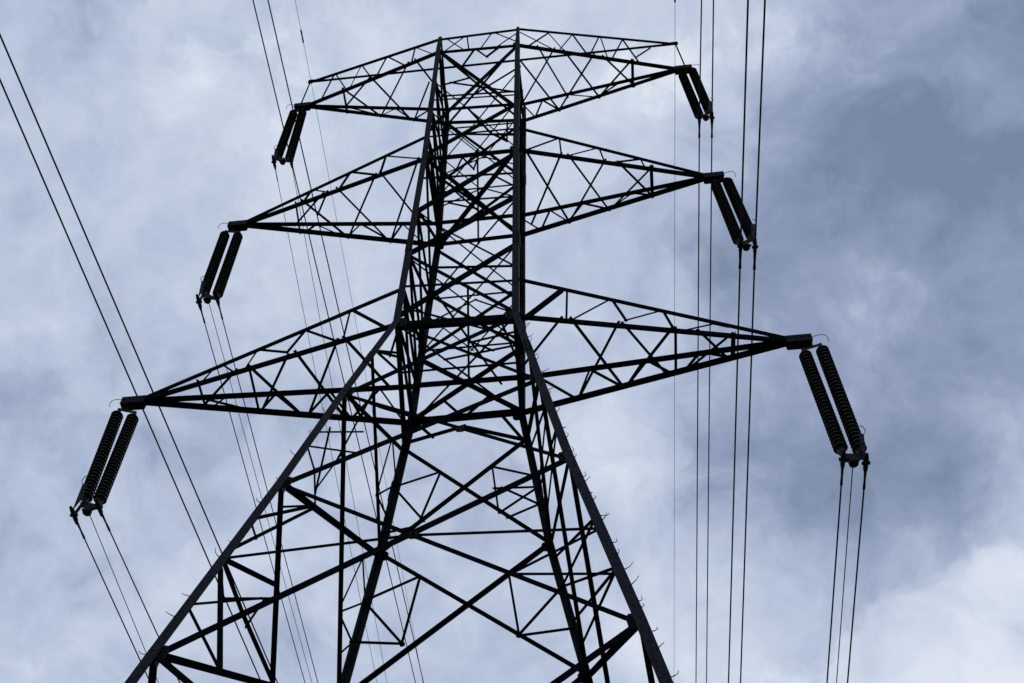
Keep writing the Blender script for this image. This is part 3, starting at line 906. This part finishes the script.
# cross-arms: lacing as the arm's own mesh, the four chords and the tip plate as its parts
SIDE = {'L': 'left', 'R': 'right'}; LEVEL = {'1': 'low', '2': 'middle', '3': 'top'}
for s, sx in (('L', -1), ('R', 1)):
    for i in '123':
        key = LEVEL[i] + '_' + SIDE[s]
        T = N['T'+s+i]; Fb, Bb = N['F'+s+i], N['B'+s+i]; Ft, Bt = N['F'+s+('5' if i == '3' else 't'+i)], N['B'+s+('5' if i == '3' else 't'+i)]
        nF = (Ft-Fb).cross(T-Fb).normalized(); nF = nF if nF.y < 0 else -nF
        bm = bmesh.new()
        for t in MEMBERS[key + '_chords']:
            a, b, w = vec(t); e = b + (a-b).normalized()*0.12
            angle_bar(bm, a, e, w, (0, -1 if a.y < 0 else 1, 0), 0.0, 1 if (a.y < 0) == (sx > 0) else -1)
        X, Y, Z = Vector((sx, 0, 0)), Vector((0, 1, 0)), Vector((0, 0, 1))
        tubec = [T - X*0.5, T + X*0.05]; tube(bm, tubec, [0.055, 0.07], 8)      # packing where the four chords meet
        arm = obj('cross_arm', bm, M_STEEL, pylon)
        for t in MEMBERS[key]:
            a, b, w = vec(t); mid = (a+b)/2
            if abs(a.y - b.y) > 0.35 or (abs(a.x-b.x) < 0.05 and abs(a.z-b.z) < .2): n = Vector((0, 0, -1)); ins_ = 0.03
            elif mid.y < 0: n = nF; ins_ = 0.02
            else: n = Vector((nF.x, -nF.y, nF.z)); ins_ = 0.02
            bm = bmesh.new(); angle_bar(bm, a, b, w, n, ins_, random.choice((-1, 1))); obj('lacing_bar', bm, M_STEEL, arm)
        # tip plates: a pair of cheeks reaching out past the point of the arm
        bm = bmesh.new()
        for yo in (-0.075, 0.075):
            box(bm, T - X*0.08 + Y*yo, X, Y, Z, 0.5, 0.016, 0.26)
        box(bm, T - X*0.08 - Z*0.137, X, Y, Z, 0.48, 0.19, 0.014)
        for q in range(4): box(bm, T + X*(-0.28+0.13*q) - Y*0.09 + Z*0.03, X, Y, Z, 0.03, 0.02, 0.03)
        obj('tip_plate', bm, M_PLATE, arm)
    a, b, w = vec(MEMBERS['peak_' + SIDE[s]][0]); bm = bmesh.new(); angle_bar(bm, a, b, w, (0, -1, 0)); ea = obj('earth_wire_arm', bm, M_STEEL, pylon)
    bm = bmesh.new(); T = N['T'+s+'e']
    box(bm, T + Vector((-sx*0.03, 0, -0.02)), Vector((1, 0, 0)), Vector((0, 1, 0)), Vector((0, 0, 1)), 0.2, 0.08, 0.06)
    tube(bm, [T + Vector((sx*0.06, 0, 0.05)), T + Vector((sx*0.06, 0, -0.14))], 0.03, 8)
    obj('earth_wire_clamp', bm, M_FIT, ea)
a, b, w = vec(MEMBERS['ridge'][0]); bm = bmesh.new(); angle_bar(bm, a, b, w, (0, -1, 0)); obj('ridge_beam', bm, M_STEEL, pylon)

# ------------------------------------------------------------------ insulator sets
INS = {'L1': {'A': [[-7.095, 0.0, 24.51], [-6.957, 0.0, 21.311]], 'B': [[-6.723, 0.0, 24.336], [-6.657, 0.0, 21.209]], 'c': [[-7.04, 0.0, 20.873], [-6.805, 0.0, 21.003], [-6.612, 0.0, 21.074]]}, 'R1': {'A': [[6.77, 0.0, 24.61], [6.862, 0.0, 21.039]], 'B': [[7.117, 0.0, 24.748], [7.171, 0.0, 20.964]], 'c': [[6.841, 0.0, 20.821], [6.994, 0.0, 20.738], [7.195, 0.0, 20.648]]}, 'L2': {'A': [[-6.411, 0.0, 33.133], [-6.311, 0.0, 29.742]], 'B': [[-6.04, 0.0, 32.988], [-5.952, 0.0, 29.516]], 'c': [[-6.342, 0.0, 29.286], [-6.148, 0.0, 29.401], [-5.932, 0.0, 29.409]]}, 'R2': {'A': [[5.967, 0.0, 33.24], [6.138, 0.0, 29.791]], 'B': [[6.266, 0.0, 33.353], [6.452, 0.0, 29.987]], 'c': [[6.146, 0.0, 29.578], [6.264, 0.0, 29.552], [6.451, 0.0, 29.458]]}, 'L3': {'A': [[-5.853, 0.0, 41.818], [-5.802, 0.0, 38.095]], 'B': [[-5.572, 0.0, 41.82], [-5.434, 0.0, 37.853]], 'c': [[-5.858, 0.0, 37.78], [-5.598, 0.0, 37.785], [-5.358, -0.0, 37.72]]}, 'R3': {'A': [[5.876, 0.0, 41.459], [6.038, 0.0, 37.902]], 'B': [[6.19, 0.0, 41.714], [6.328, 0.0, 38.205]], 'c': [[6.023, 0.0, 37.751], [6.195, 0.0, 37.777], [6.352, 0.0, 37.653]]}}
WIRES = [['L1_0', [-7.04, 0.0, 20.873], [-6.731, 3.491, 20.698], None], ['L1_1', [-6.805, 0.0, 21.003], [-6.613, 3.483, 20.829], None], ['L1_2', [-6.612, 0.0, 21.074], [-6.279, 3.183, 20.915], None], ['R1_0', [6.841, 0.0, 20.821], [6.84, 5.078, 20.567], None], ['R1_1', [6.994, 0.0, 20.738], [7.004, 5.015, 20.487], None], ['R1_2', [7.195, 0.0, 20.648], [7.194, 4.949, 20.4], None], ['L2_0', [-6.342, 0.0, 29.286], [-6.055, 11.685, 28.702], None], ['L2_1', [-6.148, 0.0, 29.401], [-5.886, 11.8, 28.811], None], ['L2_2', [-5.932, 0.0, 29.409], [-5.715, 11.821, 28.818], None], ['L3_0', [-5.858, 0.0, 37.78], [-5.928, 19.302, 36.815], None], ['L3_2', [-5.358, -0.0, 37.72], [-5.541, 19.278, 36.756], None], ['R2_0', [6.146, 0.0, 29.578], [5.989, 12.857, 28.935], [6.155, -5.256, 29.315]], ['R2_2', [6.451, 0.0, 29.458], [6.31, 12.775, 28.82], [6.468, -5.254, 29.196]], ['R3_0', [6.023, 0.0, 37.751], [5.803, 20.164, 36.743], [6.062, -3.054, 37.598]], ['R3_2', [6.352, 0.0, 37.653], [6.173, 20.105, 36.648], [6.355, -3.049, 37.501]], ['eL', [-5.691, 0.0, 44.626], [-5.466, 25.47, 43.353], [-5.695, -2.486, 44.502]], ['eR', [5.914, 0.0, 44.391], [5.453, 26.085, 43.087], [5.924, -1.272, 44.327]]]
FREE = [['p1a', [-8.607, -6.442, 28.425], [-7.227, 6.822, 28.425]], ['p1b', [-8.91, -5.603, 28.425], [-7.624, 7.224, 28.425]], ['p2a', [-7.641, -1.923, 47.4], [-7.256, 9.567, 47.4]], ['p2b', [-7.144, -1.869, 47.4], [-6.741, 11.579, 47.4]]]
WHERE = {'L1': ('left', 'lowest', 'the largest and lowest set on the left, near the left edge'), 'R1': ('right', 'lowest', ''),
         'L2': ('left', 'middle', ''), 'R2': ('right', 'middle', ''), 'L3': ('left', 'top', ''), 'R3': ('right', 'top', '')}
def make_set(k):
    side, lvl, _ = WHERE[k]; sx = -1 if side == 'left' else 1
    d = INS[k]; T = N['T'+k]
    root = empty('insulator_set', T)
    top(root, 'twin ribbed black insulator strings hanging from the tip of the %s %s cross-arm' % (lvl, side), 'insulators', 'insulator sets hanging from the cross-arms')
    off = -T
    V = lambda p: Vector(p) + off
    A0, A1, B0, B1 = V(d['A'][0]), V(d['A'][1]), V(d['B'][0]), V(d['B'][1])
    X, Y, Z = Vector((1, 0, 0)), Vector((0, 1, 0)), Vector((0, 0, 1))
    for P0, P1 in ((A0, A1), (B0, B1)):
        ax = (P1-P0).normalized(); L = (P1-P0).length; n = 27 if L < 3.55 else 29
        e1 = ax.orthogonal().normalized(); e2 = ax.cross(e1); seg = 18
        prof = []; st = (L-0.16)/n
        prof += [(0.0, 0.035), (0.06, 0.045)]
        for i in range(n):
            s0 = 0.08 + st*i
            prof += [(s0, 0.068), (s0+st*0.22, 0.075), (s0+st*0.5, 0.122), (s0+st*0.66, 0.128), (s0+st*0.72, 0.112), (s0+st*0.80, 0.08)]
        prof += [(L-0.07, 0.05), (L, 0.04)]
        bm = bmesh.new(); rings = []
        for s0, r in prof: rings.append([bm.verts.new(P0 + ax*s0 + (e1*math.cos(2*math.pi*q/seg)+e2*math.sin(2*math.pi*q/seg))*r) for q in range(seg)])
        for q, w in zip(rings, rings[1:]):
            for j in range(seg): bm.faces.new((q[j], q[(j+1) % seg], w[(j+1) % seg], w[j]))
        bm.faces.new(rings[0][::-1]); bm.faces.new(rings[-1])
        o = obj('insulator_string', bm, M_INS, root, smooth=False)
        for P, q in ((P0, -1), (P1, 1)):
            bm = bmesh.new(); tube(bm, [P - ax*0.03*q*-1 * -1, P + ax*q*0.1], 0.04, 10); obj('end_cap', bm, M_FIT, o)
    # top yoke and shackle
    mid = (A0+B0)/2
    bm = bmesh.new(); ax = (B0-A0).normalized()
    box(bm, mid + Z*0.1, ax, Y, Z, (B0-A0).length+0.06, 0.02, 0.07)
    tube(bm, [mid + Z*0.1, mid + Z*0.2 + X*0.02*sx, Vector((mid.x*0.75, 0, -0.06))], 0.022, 8)
    tube(bm, [A0, A0 + Z*0.12], 0.02, 8); tube(bm, [B0, B0 + Z*0.12], 0.02, 8)
    obj('top_yoke', bm, M_FIT, root)
    # bottom yoke, with clamps
    bm = bmesh.new(); ax = (B1-A1).normalized(); mid1 = (A1+B1)/2
    pr = [A1 - ax*0.08 - Z*0.05, B1 + ax*0.08 - Z*0.05, B1 + ax*0.02 - Z*0.2, A1 - ax*0.02 - Z*0.2]
    va = [bm.verts.new(p - Y*0.012) for p in pr]; vb = [bm.verts.new(p + Y*0.012) for p in pr]
    bm.faces.new(va); bm.faces.new(vb[::-1])
    for i in range(4): bm.faces.new((va[i], vb[i], vb[(i+1) % 4], va[(i+1) % 4]))
    obj('bottom_yoke', bm, M_FIT, root)
    for j, cpt in enumerate(d['c']):
        P = V(cpt); bm = bmesh.new()
        if j == 1:
            tube(bm, [P + Z*0.2, P + Z*0.05, P + Z*0.0, P - Z*0.09, P - Z*0.12], [0.03, 0.05, 0.085, 0.085, 0.04], 12)
            tube(bm, [P + Z*0.02 - X*0.12, P + Z*0.02 + X*0.12], 0.028, 8)
            obj('counterweight', bm, M_FIT, root)
        else:
            tube(bm, [P - Y*0.2 - Z*0.015, P - Y*0.1 + Z*0.0, P + Y*0.1, P + Y*0.2 - Z*0.015], [0.025, 0.045, 0.045, 0.025], 10)
            tube(bm, [P, P.lerp(A1 if (j == 0) else B1, 0.9)], 0.03, 8)
            box(bm, P + X*0.0, X, Y, Z, 0.14, 0.05, 0.05)
            obj('suspension_clamp', bm, M_FIT, root)
    # arcing horns: a thin hoop at the top, a racket at the outer foot
    outT, outB = (A0, A1) if sx < 0 else (B0, B1)
    bm = bmesh.new(); S0 = Vector((mid.x*0.45, 0, 0.03)); pts = []
    for q in range(9):
        t = q/8; pts.append(S0 + Vector((sx*(0.42*math.sin(t*math.pi*0.55)), -0.10*math.sin(t*math.pi), 0.02 - 0.16*t*t)))
    tube(bm, pts, 0.007, 6); obj('arcing_horn', bm, M_HORN, root)
    bm = bmesh.new(); o_ = outB + X*sx*0.03; Pc = V(d['c'][0] if sx < 0 else d['c'][2])
    w = 0.5
    pr = [Pc + Z*0.02, outB - X*sx*0.02 + Z*0.02, outB + X*sx*0.04 + Z*0.5, outB + X*sx*0.12 + Z*0.42]
    va = [bm.verts.new(p - Y*0.008 - Y*0.1) for p in pr]; vb = [bm.verts.new(p + Y*0.008 - Y*0.1) for p in pr]
    bm.faces.new(va); bm.faces.new(vb[::-1])
    for i in range(4): bm.faces.new((va[i], vb[i], vb[(i+1) % 4], va[(i+1) % 4]))
    obj('guard_plate', bm, M_FIT, root)
    bm = bmesh.new(); b0 = outB + X*sx*0.12 + Z*0.42 - Y*0.1
    tube(bm, [b0, b0 + Vector((sx*0.05, 0, 0.12)), b0 + Vector((sx*0.03, 0, 0.26)), b0 + Vector((-sx*0.02, 0, 0.3))], 0.008, 6); obj('arcing_horn', bm, M_HORN, root)
    return root
for k in ('L1', 'R1', 'L2', 'R2', 'L3', 'R3'): make_set(k)

# ------------------------------------------------------------------ conductors and earth wires
def span(P, Q, L):
    """from P through the direction of Q, sagging gently, L metres long in y (signed)"""
    P, Q = Vector(P), Vector(Q); d = (Q-P)/abs(Q.y-P.y); yq = abs(Q.y-P.y); pts = []
    n = 46
    for i in range(n+1):
        s = (i/n)**1.5*abs(L)
        p = P + d*s
        p.z += 0.05/(2*170.0)*s*(s-yq)
        pts.append(p)
    return pts
LBL = {
 'L1_0': ('outer conductor running away from the lowest left insulators', 'wires leaving the lowest left insulators'),
 'L1_1': ('thin middle conductor between the two outer wires under the lowest left insulators', 'wires leaving the lowest left insulators'),
 'L1_2': ('inner conductor, nearest the pylon, running away from the lowest left insulators', 'wires leaving the lowest left insulators'),
 'R1_0': ('inner conductor, left of three, dropping below the lowest right insulators', 'wires leaving the lowest right insulators'),
 'R1_1': ('thin middle conductor of the three dropping below the lowest right insulators', 'wires leaving the lowest right insulators'),
 'R1_2': ('outer conductor, rightmost wire of all, dropping below the lowest right insulators', 'wires leaving the lowest right insulators'),
 'L2_0': ('outer conductor of the three running down from the middle left insulators', 'wires leaving the middle left insulators'),
 'L2_1': ('thin centre conductor of the three running down from the middle left insulators', 'wires leaving the middle left insulators'),
 'L2_2': ('inner conductor of the three running down from the middle left insulators', 'wires leaving the middle left insulators'),
 'L3_0': ('outer thin conductor running down from the top left insulators', 'wires leaving the top left insulators'),
 'L3_2': ('inner thin conductor running down from the top left insulators', 'wires leaving the top left insulators'),
 'R2_0': ('inner of two conductors held at the foot of the middle right insulators', 'wires held by the middle right insulators'),
 'R2_2': ('outer of two conductors held at the foot of the middle right insulators', 'wires held by the middle right insulators'),
 'R3_0': ('inner of two conductors held at the foot of the top right insulators', 'wires held by the top right insulators'),
 'R3_2': ('outer of two conductors held at the foot of the top right insulators', 'wires held by the top right insulators'),
 'eL': ('faint thin earth wire crossing the left peak of the pylon', 'earth wires over the pylon peaks'),
 'eR': ('faint thin earth wire crossing the right peak of the pylon', 'earth wires over the pylon peaks'),
 'p1a': ('right one of the paired wires slanting behind the tip of the lowest left arm', 'paired wires passing the lowest left arm'),
 'p1b': ('left one of the paired wires slanting behind the tip of the lowest left arm', 'paired wires passing the lowest left arm'),
 'p2a': ('left one of the paired wires passing beside the top left insulators', 'paired wires passing the top left arm'),
 'p2b': ('right one of the paired wires passing over the tip of the top left arm', 'paired wires passing the top left arm'),
}
RAD = {'L1': 0.0135, 'R1': 0.015, 'L2': 0.0135, 'L3': 0.009, 'R2': 0.020, 'R3': 0.018, 'e': 0.0075}
def damper(parent, P, d, r):
    bm = bmesh.new(); d = d.normalized()
    tube(bm, [P - d*0.2, P - d*0.17, P - d*0.05, P, P + d*0.05, P + d*0.17, P + d*0.2], [r*1.1, r*1.8, r*1.5, r*1.3, r*1.5, r*1.8, r*1.1], 8)
    obj('vibration_damper', bm, M_FIT, parent)
for n, P, Q, Rn in WIRES:
    r = RAD[n[:2]] if n[0] != 'e' else RAD['e']
    if n in ('L1_1', 'L2_1', 'R1_1'): r *= 0.62
    P = Vector(P)
    if n[0] != 'e' : P = P - Vector((0, 0, 0.01))
    pts = span(P, Q, 260)
    if Rn: pts = span(P, Rn, 200)[:0:-1] + pts
    bm = bmesh.new(); tube(bm, pts, r, 6)
    o = obj('earth_wire' if n[0] == 'e' else 'conductor', bm, M_EARTH if n[0] == 'e' else M_WIRE)
    top(o, LBL[n][0], 'earth wire' if n[0] == 'e' else 'power line', LBL[n][1])
    if n[0] != 'e' and not n.endswith('_1') and n != 'L3_2':
        d = (Vector(Q)-P).normalized(); damper(o, P + d*0.34, d, r)
    if n[0] == 'e':
        d = (Vector(Rn)-P).normalized(); damper(o, P + d*1.4, d, 0.016)
for n, A, B in FREE:
    A, B = Vector(A), Vector(B); d = (B-A)/(B.y-A.y)
    pts = [A + d*s for s in [-220+440*i/40 for i in range(41)]]
    bm = bmesh.new(); tube(bm, pts, 0.021 if n[1] == '1' else 0.024, 6)
    o = obj('conductor', bm, M_WIRE); top(o, LBL[n][0], 'power line', LBL[n][1])
